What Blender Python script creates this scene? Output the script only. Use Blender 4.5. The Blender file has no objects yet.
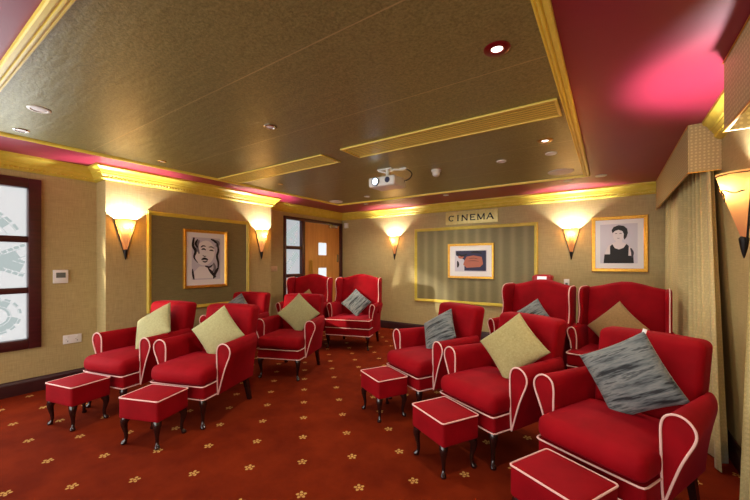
import bpy, bmesh, math, random
from mathutils import Vector, Matrix, Euler
random.seed(7)
S = bpy.context.scene
COL = S.collection
PI = math.pi

# ------------------------------------------------------------------ materials
def srgb(r, g, b):
    f = lambda c: (c/255/12.92) if c/255 <= .04045 else ((c/255+.055)/1.055)**2.4
    return (f(r), f(g), f(b), 1)

class NT:
    def __init__(s, name):
        s.m = bpy.data.materials.new(name); s.m.use_nodes = True
        s.t = s.m.node_tree; s.t.nodes.clear()
        s.out = s.t.nodes.new('ShaderNodeOutputMaterial')
    def n(s, typ, **kw):
        nd = s.t.nodes.new(typ)
        for k, v in kw.items():
            if k.startswith('i_'):
                key = k[2:]
                key = int(key) if key.isdigit() else key.replace('_', ' ')
                s.setv(nd.inputs[key], v)
            else: setattr(nd, k, v)
        return nd
    def setv(s, inp, v):
        if hasattr(v, 'outputs'): s.t.links.new(v.outputs[0], inp)
        elif hasattr(v, 'is_output'): s.t.links.new(v, inp)
        else: inp.default_value = v
    def math(s, op, a, b=0., c=0.):
        nd = s.t.nodes.new('ShaderNodeMath'); nd.operation = op
        for i, v in enumerate((a, b, c)): s.setv(nd.inputs[i], v)
        return nd
    def mix(s, fac, a, b):
        nd = s.t.nodes.new('ShaderNodeMixRGB')
        s.setv(nd.inputs[0], fac); s.setv(nd.inputs[1], a); s.setv(nd.inputs[2], b)
        return nd
    def coords(s, scale=(1, 1, 1), rot=(0, 0, 0)):
        tc = s.t.nodes.new('ShaderNodeTexCoord'); mp = s.t.nodes.new('ShaderNodeMapping')
        s.t.links.new(tc.outputs['Object'], mp.inputs[0])
        mp.inputs['Scale'].default_value = scale; mp.inputs['Rotation'].default_value = rot
        return mp
    def noise(s, co, scale, detail=3, rough=.5):
        nd = s.n('ShaderNodeTexNoise', i_Scale=scale, i_Detail=detail, i_Roughness=rough)
        s.t.links.new(co.outputs[0], nd.inputs['Vector']); return nd
    def ramp(s, fac, stops):
        nd = s.t.nodes.new('ShaderNodeValToRGB'); s.setv(nd.inputs[0], fac)
        e = nd.color_ramp.elements
        while len(e) < len(stops): e.new(.5)
        for i, (p, c) in enumerate(stops): e[i].position = p; e[i].color = c
        return nd
    def pbr(s, color, rough=.6, metal=0., bump=None, bstr=.2, bdist=.01, sheen=0, spec=.5, coat=0, sheen_tint=None):
        p = s.t.nodes.new('ShaderNodeBsdfPrincipled')
        s.setv(p.inputs['Base Color'], color); s.setv(p.inputs['Roughness'], rough)
        p.inputs['Metallic'].default_value = metal
        p.inputs['Specular IOR Level'].default_value = spec
        p.inputs['Sheen Weight'].default_value = sheen
        p.inputs['Sheen Roughness'].default_value = .4
        if sheen_tint: p.inputs['Sheen Tint'].default_value = sheen_tint
        p.inputs['Coat Weight'].default_value = coat
        if bump is not None:
            b = s.t.nodes.new('ShaderNodeBump'); b.inputs['Strength'].default_value = bstr
            b.inputs['Distance'].default_value = bdist
            s.setv(b.inputs['Height'], bump); s.t.links.new(b.outputs[0], p.inputs['Normal'])
        s.t.links.new(p.outputs[0], s.out.inputs[0]); s.p = p
        return s.m

def plain(name, col, rough=.5, metal=0., **k):
    return NT(name).pbr(col, rough, metal, **k)

def m_noisy(name, c1, c2, scale, rough=.6, metal=0., stretch=(1, 1, 1), bstr=.15, **k):
    t = NT(name); co = t.coords(stretch); nz = t.noise(co, scale, 4, .6)
    return t.pbr(t.ramp(nz, [(.3, c1), (.7, c2)]), rough, metal, nz, bstr, **k)

M = {}
def velvet():
    t = NT('red_velvet'); co = t.coords(); n1 = t.noise(co, 5, 3); n2 = t.noise(co, 240, 2)
    c = t.ramp(n1, [(.3, srgb(128, 1, 11)), (.72, srgb(154, 3, 19))])
    return t.pbr(c, .75, 0, n2, .12, .004, sheen=.13, spec=.12, sheen_tint=srgb(255, 80, 110))
M['velvet'] = velvet()
M['piping'] = plain('pale_piping', srgb(236, 190, 180), .6)
M['leg'] = plain('dark_polished_wood', srgb(34, 16, 14), .22, spec=.6, coat=.4)
M['mahogany'] = m_noisy('mahogany', srgb(54, 18, 20), srgb(76, 28, 28), 6, .35, stretch=(1, 1, 8), bstr=.05)
M['base'] = m_noisy('dark_skirting', srgb(44, 14, 16), srgb(58, 20, 20), 5, .4, bstr=.03)

def wallpaper():
    t = NT('woven_wallpaper')
    co = t.coords((1, 1, 1)); a = t.noise(t.coords((160, 160, 9)), 1, 3); b = t.noise(t.coords((9, 9, 160)), 1, 3)
    w = t.mix(.5, a, b); big = t.noise(co, 1.7, 2)
    c = t.ramp(w, [(.3, srgb(162, 145, 94)), (.7, srgb(194, 175, 122))])
    c = t.mix(t.math('MULTIPLY', big, .18), c, srgb(140, 122, 76))
    return t.pbr(c, .55, 0, w, .25, .004, spec=.35)
M['wallpaper'] = wallpaper()
def panelcloth(stripes):
    t = NT('olive_panel_cloth' + ('_striped' if stripes else ''))
    w = t.mix(.5, t.noise(t.coords((120, 120, 120)), 1, 2), t.noise(t.coords((10, 10, 200)), 1, 2))
    c = t.ramp(w, [(.3, srgb(108, 100, 62)), (.7, srgb(134, 124, 80))])
    if stripes:
        tc = t.t.nodes.new('ShaderNodeTexCoord'); sx = t.n('ShaderNodeSeparateXYZ'); t.t.links.new(tc.outputs['Object'], sx.inputs[0])
        st = t.math('MULTIPLY_ADD', t.math('SINE', t.math('MULTIPLY', sx.outputs[0], 2*PI/.19)), .5, .5)
        st = t.math('POWER', st, 2.)
        c = t.mix(t.math('MULTIPLY', st, .42), c, srgb(168, 156, 108))
    return t.pbr(c, .5, 0, w, .2, .004, spec=.4)
M['panel'] = panelcloth(False); M['panel_striped'] = panelcloth(True)
M['gold'] = m_noisy('gold_paint', srgb(204, 182, 56), srgb(218, 196, 80), 14, .42, .05, bstr=.04)
M['goldtrim'] = m_noisy('bright_gold_moulding', srgb(232, 208, 78), srgb(240, 218, 96), 14, .4, 0., bstr=.03)
M['goldframe'] = m_noisy('gilt_frame', srgb(206, 148, 44), srgb(226, 176, 74), 30, .28, .75, bstr=.05)
M['goldvent'] = plain('gold_vent_metal', srgb(222, 198, 92), .4, .15)
M['ceil_red'] = m_noisy('deep_red_ceiling', srgb(140, 35, 60), srgb(146, 38, 63), 3, .42, bstr=.02, spec=.4)
def tray():
    t = NT('bronze_embossed_ceiling')
    co = t.coords(); n1 = t.noise(co, 75, 4, .65); n2 = t.noise(co, 1.3, 3)
    n3 = t.noise(t.coords((3.0, 14, 1)), 1, 2)
    c = t.ramp(n1, [(.33, srgb(116, 110, 64)), (.67, srgb(160, 151, 98))])
    c = t.mix(t.math('MULTIPLY', n2, .35), c, srgb(110, 92, 48))
    tc = t.t.nodes.new('ShaderNodeTexCoord'); sx = t.n('ShaderNodeSeparateXYZ'); t.t.links.new(tc.outputs['Object'], sx.inputs[0])
    fr = t.math('FRACT', t.math('DIVIDE', t.math('SUBTRACT', sx.outputs[1], 1.19-.7225*4), .7225))
    line = t.math('LESS_THAN', fr, .011)
    c = t.mix(t.math('MULTIPLY', line, .7), c, srgb(190, 168, 118))
    h = t.math('ADD', t.math('MULTIPLY', n1, .5), t.math('MULTIPLY', n3, .9))
    return t.pbr(c, .40, .25, h, .35, .012, spec=.5)
M['tray'] = tray()

def carpet():
    t = NT('rust_red_carpet')
    co = t.coords(); fine = t.noise(co, 330, 2); mid = t.noise(co, 3.2, 5, .65)
    base = t.ramp(mid, [(.3, srgb(97, 27, 7)), (.7, srgb(130, 43, 13))])
    base = t.mix(t.math('MULTIPLY', fine, .35), base, srgb(78, 18, 8))
    tc = t.t.nodes.new('ShaderNodeTexCoord'); sx = t.n('ShaderNodeSeparateXYZ'); t.t.links.new(tc.outputs['Object'], sx.inputs[0])
    P = .462; mask = None
    for ox, oy in ((0, 0), (.5, .5)):
        u = t.math('SUBTRACT', t.math('FRACT', t.math('ADD', t.math('DIVIDE', t.math('ADD', sx.outputs[0], 1.43+P*20), P), ox+.5)), .5)
        v = t.math('SUBTRACT', t.math('FRACT', t.math('ADD', t.math('DIVIDE', t.math('SUBTRACT', sx.outputs[1], 1.38-P*20), P), oy+.5)), .5)
        r = t.math('SQRT', t.math('ADD', t.math('MULTIPLY', u, u), t.math('MULTIPLY', v, v)))
        a = t.math('ARCTAN2', v, u)
        pet = t.math('ABSOLUTE', t.math('COSINE', t.math('MULTIPLY_ADD', a, 2.5, .5)))
        lim = t.math('MULTIPLY_ADD', t.math('POWER', pet, .8), .055, .014)
        k = t.math('LESS_THAN', r, lim)
        hole = t.math('GREATER_THAN', t.math('ABSOLUTE', t.math('SUBTRACT', r, .026)), .0055)
        k = t.math('MULTIPLY', k, hole)
        mask = k if mask is None else t.math('MAXIMUM', mask, k)
    c = t.mix(t.math('MULTIPLY', mask, .85), base, srgb(206, 164, 92))
    return t.pbr(c, .95, 0, fine, .5, .006, sheen=0, spec=.05)
M['carpet'] = carpet()

def cush(name, c1, c2, kind):
    t = NT(name)
    if kind == 'plain':
        w = t.noise(t.coords((60, 60, 60)), 1, 2)
        vo = t.n('ShaderNodeTexVoronoi', i_Scale=110.); t.t.links.new(t.coords().outputs[0], vo.inputs['Vector'])
        c = t.ramp(t.mix(.3, w, vo), [(.15, c1), (.75, c2)])
        return t.pbr(c, .8, 0, w, .3, .004, sheen=.2, spec=.2)
    r0 = t.coords((1, 1, 1), (0, PI/4, 0))
    def sc(v):
        mp = t.t.nodes.new('ShaderNodeMapping'); t.t.links.new(r0.outputs[0], mp.inputs[0]); mp.inputs['Scale'].default_value = v; return mp
    nz = t.noise(sc((3, 3, 5.5)), 1, 3)
    st = t.noise(sc((3.0, 8, 26)), 1, 4, .65)
    f = t.math('ADD', t.math('MULTIPLY', st, .85), t.math('MULTIPLY', nz, .15))
    c = t.ramp(f, [(.40, srgb(34, 36, 38)), (.455, srgb(92, 98, 98)), (.54, srgb(128, 132, 128)), (.6, srgb(60, 64, 66)), (.66, srgb(120, 124, 120))])
    return t.pbr(c, .6, 0, st, .35, .004, sheen=.2, spec=.3)
M['cushion_green'] = cush('sage_cushion_cloth', srgb(150, 146, 98), srgb(178, 174, 126), 'plain')
M['cushion_gold'] = cush('gold_cushion_cloth', srgb(146, 134, 84), srgb(176, 164, 112), 'plain')
M['cushion_tan'] = cush('tan_cushion_cloth', srgb(134, 104, 64), srgb(158, 126, 80), 'plain')
M['cushion_grey'] = cush('grey_striped_cushion_cloth', None, None, 'stripe')

def dots2d(t):
    tc = t.t.nodes.new('ShaderNodeTexCoord'); sx = t.n('ShaderNodeSeparateXYZ'); t.t.links.new(tc.outputs['Object'], sx.inputs[0])
    cb = t.n('ShaderNodeCombineXYZ'); t.setv(cb.inputs[0], t.math('ADD', sx.outputs[0], sx.outputs[1])); t.setv(cb.inputs[1], sx.outputs[2])
    vo = t.n('ShaderNodeTexVoronoi', voronoi_dimensions='2D', i_Scale=42., i_Randomness=.2); t.t.links.new(cb.outputs[0], vo.inputs['Vector']); return vo
def curtain_mat():
    t = NT('sage_gold_curtain_cloth')
    co = t.coords((1, 1, 1)); vo = dots2d(t)
    dot = t.math('LESS_THAN', vo, .26)
    w = t.noise(co, 200, 2)
    c = t.ramp(w, [(.3, srgb(184, 168, 112)), (.7, srgb(206, 190, 136))])
    c = t.mix(t.math('MULTIPLY', dot, .35), c, srgb(226, 208, 146))
    return t.pbr(c, .6, 0, w, .2, .003, sheen=.2, spec=.3)
M['curtain'] = curtain_mat()
def valance_mat():
    t = NT('dotted_pelmet_cloth')
    co = t.coords((1, 1, 1)); vo = dots2d(t)
    dot = t.math('LESS_THAN', vo, .28)
    c = t.mix(t.math('MULTIPLY', dot, .4), srgb(170, 152, 108), srgb(232, 214, 160))
    return t.pbr(c, .6, spec=.3)
M['valance'] = valance_mat()
M['oak'] = m_noisy('oak_veneer', srgb(196, 138, 66), srgb(216, 158, 84), 9, .4, stretch=(2, 2, .25), bstr=.03)
M['white'] = plain('white_plastic', srgb(226, 224, 216), .4)
M['pinkish'] = plain('pale_switch_plate', srgb(206, 176, 140), .4)
M['dark'] = plain('black_iron', srgb(26, 20, 18), .45, .5)
M['black'] = plain('black_ink', srgb(22, 20, 22), .6)
M['ink_soft'] = plain('grey_ink', srgb(128, 126, 132), .7)
M['mid'] = plain('dark_grey_ink', srgb(66, 64, 70), .7)
M['paper'] = plain('mat_board', srgb(236, 234, 230), .6)
M['print'] = plain('print_paper', srgb(206, 204, 212), .6)
M['skin'] = plain('pale_print_tone', srgb(222, 214, 214), .6)
M['brown'] = plain('terracotta_print', srgb(178, 104, 82), .6)
M['blue'] = plain('navy_print', srgb(40, 42, 74), .6)
M['sign'] = m_noisy('pale_gold_sign', srgb(206, 190, 112), srgb(222, 208, 140), 20, .4, .25, bstr=.02)
M['chrome'] = plain('brushed_steel', srgb(190, 186, 176), .25, 1.)
M['brass'] = plain('brass', srgb(206, 164, 84), .3, .9)
M['grey'] = plain('grey_plastic', srgb(96, 104, 98), .4)
M['redbox'] = plain('red_enamel', srgb(170, 18, 30), .35)
M['redrim'] = plain('red_lamp_rim', srgb(120, 16, 24), .3, .4)
def emis(name, col, st):
    t = NT(name); e = t.n('ShaderNodeEmission', i_Color=col, i_Strength=st); t.t.links.new(e.outputs[0], t.out.inputs[0]); return t.m
M['etch'] = emis('etched_grey_glass', (.84, .95, .93, 1), .34)
M['lampglow'] = emis('lit_lamp', (1, .93, .8, 1), 3.)
M['bulb'] = emis('lit_bulb', (1, .82, .5, 1), 9.)
M['lens'] = emis('projector_beam_lens', (.55, .75, 1, 1), 6.)
M['signlight'] = emis('lit_white_panel', (1, .86, .8, 1), .75)
def pane_mat(name, st, clear):
    t = NT(name)
    e = t.n('ShaderNodeEmission', i_Color=(.86, .93, 1, 1), i_Strength=st)
    d = t.n('ShaderNodeBsdfDiffuse', i_Color=(.25, .27, .27, 1))
    a = t.n('ShaderNodeAddShader'); t.t.links.new(e.outputs[0], a.inputs[0]); t.t.links.new(d.outputs[0], a.inputs[1])
    tr = t.n('ShaderNodeBsdfTransparent')
    mx = t.n('ShaderNodeMixShader', i_0=clear); t.t.links.new(a.outputs[0], mx.inputs[1]); t.t.links.new(tr.outputs[0], mx.inputs[2])
    t.t.links.new(mx.outputs[0], t.out.inputs[0]); return t.m
M['pane'] = pane_mat('frosted_daylit_glass', .20, .3)
M['pane_door'] = pane_mat('frosted_hall_lit_glass', .31, 0.)
M['pane_clear'] = pane_mat('bright_vision_glass', .55, 0.)
def shade_mat():
    t = NT('amber_alabaster_shade'); co = t.coords(); nz = t.noise(co, 9, 4, .65)
    tc = t.t.nodes.new('ShaderNodeTexCoord'); sx = t.n('ShaderNodeSeparateXYZ'); t.t.links.new(tc.outputs['Object'], sx.inputs[0])
    c = t.ramp(nz, [(.3, (.022, .0095, .0017, 1)), (.7, (.031, .0160, .0036, 1))])
    tl = t.n('ShaderNodeBsdfTranslucent'); t.setv(tl.inputs[0], c)
    df = t.n('ShaderNodeBsdfDiffuse'); t.setv(df.inputs[0], c)
    tr = t.n('ShaderNodeBsdfTransparent', i_Color=(1, .42, .06, 1))
    e = t.n('ShaderNodeEmission', i_Color=(1, .30, .12, 1), i_Strength=.26)
    m1 = t.n('ShaderNodeMixShader', i_0=.3); t.t.links.new(tl.outputs[0], m1.inputs[1]); t.t.links.new(df.outputs[0], m1.inputs[2])
    m2 = t.n('ShaderNodeMixShader', i_0=.05); t.t.links.new(m1.outputs[0], m2.inputs[1]); t.t.links.new(tr.outputs[0], m2.inputs[2])
    ad = t.n('ShaderNodeAddShader'); t.t.links.new(m2.outputs[0], ad.inputs[0]); t.t.links.new(e.outputs[0], ad.inputs[1])
    t.t.links.new(ad.outputs[0], t.out.inputs[0]); return t.m
M['shade'] = shade_mat()

# ------------------------------------------------------------------ mesh builder
class MB:
    def __init__(s): s.v = []; s.f = []
    def add(s, v, f, M_=None):
        o = len(s.v)
        s.v += [tuple(M_ @ Vector(p)) if M_ else tuple(p) for p in v]
        s.f += [tuple(i+o for i in q) for q in f]; return s
    def bm(s, bm):
        bm.verts.ensure_lookup_table(); bm.verts.index_update()
        s.add([v.co[:] for v in bm.verts], [[v.index for v in f.verts] for f in bm.faces]); bm.free(); return s
    def box(s, lo, hi, bevel=0., seg=2, M_=None):
        bm = bmesh.new(); bmesh.ops.create_cube(bm, size=1)
        for v in bm.verts: v.co = Vector([(lo[i]+hi[i])/2 + v.co[i]*(hi[i]-lo[i]) for i in range(3)])
        if bevel: bmesh.ops.bevel(bm, geom=bm.edges[:], offset=bevel, segments=seg, profile=.5, affect='EDGES')
        if M_: bmesh.ops.transform(bm, matrix=M_, verts=bm.verts)
        return s.bm(bm)
    def prism(s, pts, axis, lo, hi, bevel=0., seg=2, ang=40, M_=None):
        """pts: 2D outline in the two other axes (in xyz order)"""
        bm = bmesh.new(); oth = [i for i in range(3) if i != axis]
        vs = []
        for p in pts:
            c = [0, 0, 0]; c[oth[0]], c[oth[1]] = p; c[axis] = lo; vs.append(bm.verts.new(c))
        f = bm.faces.new(vs)
        r = bmesh.ops.extrude_face_region(bm, geom=[f])
        for v in [g for g in r['geom'] if isinstance(g, bmesh.types.BMVert)]: v.co[axis] = hi
        bmesh.ops.recalc_face_normals(bm, faces=bm.faces)
        if bevel:
            ed = [e for e in bm.edges if e.calc_face_angle(0) > math.radians(ang)]
            bmesh.ops.bevel(bm, geom=ed, offset=bevel, segments=seg, profile=.5, affect='EDGES')
        if M_: bmesh.ops.transform(bm, matrix=M_, verts=bm.verts)
        return s.bm(bm)
    def tube(s, pts, rad, n=8, closed=False, caps=True):
        P = [Vector(p) for p in pts]; k = len(P)
        R = rad if isinstance(rad, (list, tuple)) else [rad]*k
        T = []
        for i in range(k):
            a = P[(i-1) % k] if (closed or i > 0) else P[i]; b = P[(i+1) % k] if (closed or i < k-1) else P[i]
            T.append((b-a).normalized())
        u = T[0].orthogonal().normalized(); V = []
        for i in range(k):
            u = (u - T[i]*u.dot(T[i]))
            u = u.normalized() if u.length > 1e-6 else T[i].orthogonal().normalized()
            w = T[i].cross(u)
            for j in range(n):
                a = 2*PI*j/n; V.append(P[i] + (u*math.cos(a)+w*math.sin(a))*R[i])
        F = []
        for i in range(k if closed else k-1):
            for j in range(n):
                a = i*n+j; b = i*n+(j+1) % n; i2 = (i+1) % k
                F.append((a, b, i2*n+(j+1) % n, i2*n+j))
        if caps and not closed: F.append(tuple(range(n-1, -1, -1))); F.append(tuple((k-1)*n+j for j in range(n)))
        return s.add(V, F)
    def lathe(s, prof, n=24, M_=None):
        V = []; F = []
        for r, z in prof:
            for j in range(n): V.append((r*math.cos(2*PI*j/n), r*math.sin(2*PI*j/n), z))
        for i in range(len(prof)-1):
            for j in range(n): F.append((i*n+j, i*n+(j+1) % n, (i+1)*n+(j+1) % n, (i+1)*n+j))
        F.append(tuple(range(n-1, -1, -1))); F.append(tuple((len(prof)-1)*n+j for j in range(n)))
        return s.add(V, F, M_)
    def rbox(s, c, size, r, inner=5, disp=None):
        """softly rounded box with inner grid lines, optional displacement p->p (p relative to its centre)"""
        ax = []
        for i in range(3):
            h = size[i]/2; ri = min(r, h*.98)
            t = [0, .2, .42, .68]
            a = [-h+ri*q for q in t]; core = [(-h+ri)+(2*h-2*ri)*j/(inner) for j in range(inner+1)]
            ax.append(a+core+[-q for q in reversed(a)])
        bm = bmesh.new(); cache = {}
        def vert(p):
            k = tuple(round(q, 6) for q in p)
            if k not in cache:
                P = Vector(p); Q = Vector([max(-(size[i]/2-min(r, size[i]/2*.98)), min(size[i]/2-min(r, size[i]/2*.98), p[i])) for i in range(3)])
                d = P-Q
                rr = r
                if d.length > 1e-7:
                    m = max(abs(d.x), abs(d.y), abs(d.z))
                    P = Q + d.normalized()*min(r, min(size)/2*.98)
                if disp: P = Vector(disp(P))
                cache[k] = bm.verts.new(P+Vector(c))
            return cache[k]
        for a in range(3):
            b, d = [(1, 2), (2, 0), (0, 1)][a]
            for sg in (-1, 1):
                for i in range(len(ax[b])-1):
                    for j in range(len(ax[d])-1):
                        q = []
                        for (di, dj) in ((0, 0), (1, 0), (1, 1), (0, 1)):
                            p = [0, 0, 0]; p[a] = sg*size[a]/2; p[b] = ax[b][i+di]; p[d] = ax[d][j+dj]; q.append(vert(p))
                        if sg < 0: q.reverse()
                        try: bm.faces.new(q)
                        except ValueError: pass
        return s.bm(bm)
    def mesh(s, name, mat, smooth=True, ang=40):
        me = bpy.data.meshes.new(name); me.from_pydata(s.v, [], s.f); me.update()
        if mat: me.materials.append(mat)
        bm = bmesh.new(); bm.from_mesh(me); bmesh.ops.recalc_face_normals(bm, faces=bm.faces)
        for f in bm.faces: f.smooth = smooth
        for e in bm.edges:
            if len(e.link_faces) == 2: e.smooth = e.calc_face_angle(0) < math.radians(ang)
        bm.to_mesh(me); bm.free(); return me
    def build(s, name, mat, parent=None, smooth=True, ang=40):
        o = bpy.data.objects.new(name, s.mesh(name, mat, smooth, ang)); COL.objects.link(o)
        if parent: o.parent = parent
        return o

def thing(name, label, cat, loc=(0, 0, 0), rz=0., group=None):
    o = bpy.data.objects.new(name, None); COL.objects.link(o)
    o.empty_display_size = .1; o.location = loc; o.rotation_euler = (0, 0, rz)
    return tag(o, label, cat, group)
def tag(o, label, cat, group=None):
    o['label'] = label; o['category'] = cat
    if group: o['group'] = group
    return o
def struct(o): o['kind'] = 'structure'; return o
def kids(o): return [c for c in bpy.data.objects if c.parent == o]
def dup(root, loc, rz, label, group=None):
    r = root.copy(); COL.objects.link(r); r.location = loc; r.rotation_euler = (0, 0, rz); r['label'] = label
    if group: r['group'] = group
    for ch in kids(root):
        c = ch.copy(); COL.objects.link(c); c.parent = r
        for g in kids(ch):
            d = g.copy(); COL.objects.link(d); d.parent = c
    return r

# ------------------------------------------------------------------ room
H = 2.34
XW, XB, YB, XR = -4.80, -4.54, 5.83, .676      # window wall, chimney-breast wall, back wall, right wall
Y0 = -3.0                                      # where the modelled part of the room ends, behind the camera
B1, B2 = 1.492, 3.72                           # ends of the projecting wall
VX = .49                                       # pelmet front

def sweep(path, prof, miter_path=None, seg=None):
    """profile (offset into the room, z) swept along a plan path, room on the left-hand side; optionally only one segment of it"""
    P = [Vector(p) for p in path]; k = len(P); N = []
    for i in range(k-1):
        d = (P[i+1]-P[i]).normalized(); N.append(Vector((-d.y, d.x)))
    out = []
    for i in range(k):
        if i == 0: m = N[0]
        elif i == k-1: m = N[-1]
        else:
            m = N[i-1]+N[i]; m = m/(m.dot(N[i]))
        out.append(m)
    mb = MB(); segs = range(k-1) if seg is None else [seg]
    for i in segs:
        V = []; n = len(prof)
        for j in (i, i+1):
            for o, z in prof:
                q = P[j]+out[j]*o; V.append((q.x, q.y, z))
        F = [(a, (a+1) % n, n+(a+1) % n, n+a) for a in range(n)]
        F += [tuple(range(n-1, -1, -1)), tuple(range(n, 2*n))]
        mb.add(V, F)
    return mb

# floor, red ceiling, bronze centre panel
b = MB().box((XW-.1, Y0, -.1), (XR+.3, YB+.1, 0)); struct(b.build('floor', M['carpet']))
TX0, TX1, TY0, TY1 = -4.05, -.195, .405, 4.83
b = MB()
b.box((XW-.1, Y0, H), (XR+.3, YB+.1, H+.1)); struct(b.build('ceiling', M['ceil_red']))
b = MB().box((TX0+.03, TY0+.03, H-.012), (TX1-.03, TY1-.03, H+.004)); struct(b.build('ceiling_panel', M['tray']))
# ribbed gold moulding round the centre panel
prof = [(0, H+.002), (0, H-.022), (.006, H-.028), (.022, H-.030), (.026, H-.022), (.030, H-.022), (.034, H-.030), (.042, H-.032), (.046, H-.024), (.050, H-.024), (.054, H-.029), (.060, H-.029), (.063, H-.018), (.063, H+.002)]
rect = [(TX0, TY0), (TX1, TY0), (TX1, TY1), (TX0, TY1)]
mb = MB(); n = len(prof); V = []; F = []
for (x, y), (sx, sy) in zip(rect, ((1, 1), (-1, 1), (-1, -1), (1, -1))):
    for o, z in prof: V.append((x+sx*o, y+sy*o, z))
for i in range(4):
    for a in range(n): F.append((i*n+a, i*n+(a+1) % n, ((i+1) % 4)*n+(a+1) % n, ((i+1) % 4)*n+a))
mb.add(V, F); struct(mb.build('trim_1', M['goldtrim'], ang=25))

# walls
WY0, WY1, WZ0, WZ1 = -1.55, 1.028, .44, 2.13     # outer frame of the left window
b = MB()
b.box((XW-.1, Y0, 0), (XW, WY0+.05, H)); b.box((XW-.1, WY1-.05, 0), (XW, 3.75, H))
b.box((XW-.1, WY0+.05, 0), (XW, WY1-.05, WZ0+.05)); b.box((XW-.1, WY0+.05, WZ1-.05), (XW, WY1-.05, H))
struct(b.build('wall_left', M['wallpaper'], smooth=False))
b = MB().box((XW-.0, B1, 0), (XB, B2, H)); struct(b.build('wall_left_breast', M['wallpaper'], smooth=False))
DY0, DY1, DZ = 4.20, 5.82, 2.127
b = MB()
b.box((XW-.1, 3.75, 0), (XW, DY0+.02, H)); b.box((XW-.1, DY0+.02, DZ-.02), (XW, YB, H)); b.box((XW-.1, DY1-.02, 0), (XW, YB, DZ-.02))
struct(b.build('wall_left_door', M['wallpaper'], smooth=False))
b = MB().box((XW-.1, YB, 0), (XR+.1, YB+.1, H)); struct(b.build('wall_back', M['wallpaper'], smooth=False))
b = MB().box((XR, Y0, 0), (XR+.1, YB, H)); struct(b.build('wall_right', M['wallpaper'], smooth=False))

# cornices with a bead course
cprof = [(0, H), (.110, H), (.110, H-.022), (.102, H-.030), (.088, H-.038), (.076, H-.056), (.070, H-.072), (.058, H-.076), (.058, H-.086), (.046, H-.104), (.040, H-.110), (.040, H-.132), (.028, H-.138), (.016, H-.146), (0, H-.146)]
path = [(XR, 2.52), (XR, 3.50)]
cpath = [(XR, YB), (XW, YB), (XW, B2), (XB, B2), (XB, B1), (XW, B1), (XW, Y0)]
def beads(mb, p, q, inset=0.):
    p, q = Vector(p), Vector(q); L = (q-p).length; d = (q-p)/L; nn = Vector((-d.y, d.x))
    k = int(L/.034)
    for i in range(k):
        c = p + d*(L*(i+.5)/k) + nn*.041
        e1 = d*.011; e2 = nn*.013
        zc = H-.121
        V = [(c-e1).to_tuple()+(zc,), c.to_tuple()+(zc+.011,), (c+e1).to_tuple()+(zc,), c.to_tuple()+(zc-.011,), (c+e2).to_tuple()+(zc,)]
        mb.add(V, [(0, 1, 4), (1, 2, 4), (2, 3, 4), (3, 0, 4)])
names = ['back', 'door', 'breast_end', 'breast', 'breast_return', 'window']
for i in range(len(cpath)-1):
    mb = sweep(cpath, cprof, seg=i); beads(mb, cpath[i], cpath[i+1])
    struct(mb.build('trim_%d' % (2+i), M['gold'], ang=30))
mb = sweep(path, cprof); beads(mb, *path); struct(mb.build('trim_8', M['gold'], ang=30))
# skirting
bprof = [(0, 0), (.022, 0), (.022, .105), (.018, .122), (.010, .132), (.008, .142), (0, .142)]
parts = {0: 'back', 3: 'breast', 5: 'left'}
for i in range(len(cpath)-1):
    if i == 1:
        mb = sweep([(XW, DY0-.005), (XW, B2)], bprof); nm = 'baseboard_door'
    else:
        mb = sweep(cpath, bprof, seg=i); nm = 'baseboard_' + names[i]
    struct(mb.build(nm, M['base'], ang=30))
struct(sweep([(XR, Y0), (XR, YB)], bprof).build('baseboard_right', M['base'], ang=30))

# framed cloth panels on the walls
def moulding_rect(a0, a1, z0, z1, w, d, place):
    pr = [(0, 0), (0, d*.55), (w*.18, d), (w*.45, d), (w*.55, d*.7), (w*.8, d*.7), (w, d*.3), (w, 0)]
    cs = [(a0, z0, 1, 1), (a1, z0, -1, 1), (a1, z1, -1, -1), (a0, z1, 1, -1)]; n = len(pr); V = []; F = []
    for a, z, sa, sz in cs:
        for o, h in pr: V.append(place(a+sa*o, z+sz*o, h))
    for i in range(4):
        for j in range(n): F.append((i*n+j, i*n+(j+1) % n, ((i+1) % 4)*n+(j+1) % n, ((i+1) % 4)*n+j))
    return MB().add(V, F)
onback = lambda a, z, h: (a, YB-h, z)
onbreast = lambda a, z, h: (XB+h, a, z)
pb = MB().box((-3.00, YB-.012, .61), (-.95, YB, 1.88)); o = struct(pb.build('wall_panel_back', M['panel_striped'], smooth=False))
struct(moulding_rect(-3.035, -.917, .573, 1.917, .055, .034, onback).build('trim_9', M['gold'], ang=30))
pb = MB().box((XB, 1.93, .72), (XB+.012, 3.26, 1.875)); struct(pb.build('wall_panel_breast', M['panel'], smooth=False))
struct(moulding_rect(1.895, 3.295, .69, 1.910, .05, .032, onbreast).build('trim_10', M['gold'], ang=30))

# left window: mahogany frame, three rows of frosted panes with etched film strips
def framebox(mb, y0, y1, z0, z1, x0, x1, bev=.006): mb.box((x0, y0, z0), (x1, y1, z1), bev)
w = struct(thing('window_1', 'x', 'x')); del w['label']; del w['category']
mb = MB()
for (y0, y1, z0, z1) in ((WY0, WY0+.095, WZ0, WZ1), (WY1-.095, WY1, WZ0, WZ1)): framebox(mb, y0, y1, z0, z1, XW-.08, XW+.03)
for (z0, z1) in ((WZ0, WZ0+.095), (WZ1-.095, WZ1)): framebox(mb, WY0+.095, WY1-.095, z0, z1, XW-.08, XW+.028)
mb.build('window_frame', M['mahogany'], w)
mb = MB()
for (z0, z1) in ((1.495, 1.557), (.99, 1.047)): framebox(mb, WY0+.09, WY1-.09, z0, z1, XW-.07, XW+.004)
framebox(mb, -.33, -.27, WZ0+.09, WZ1-.09, XW-.068, XW+.002)
mb.build('glazing_bars', M['mahogany'], w)
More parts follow.
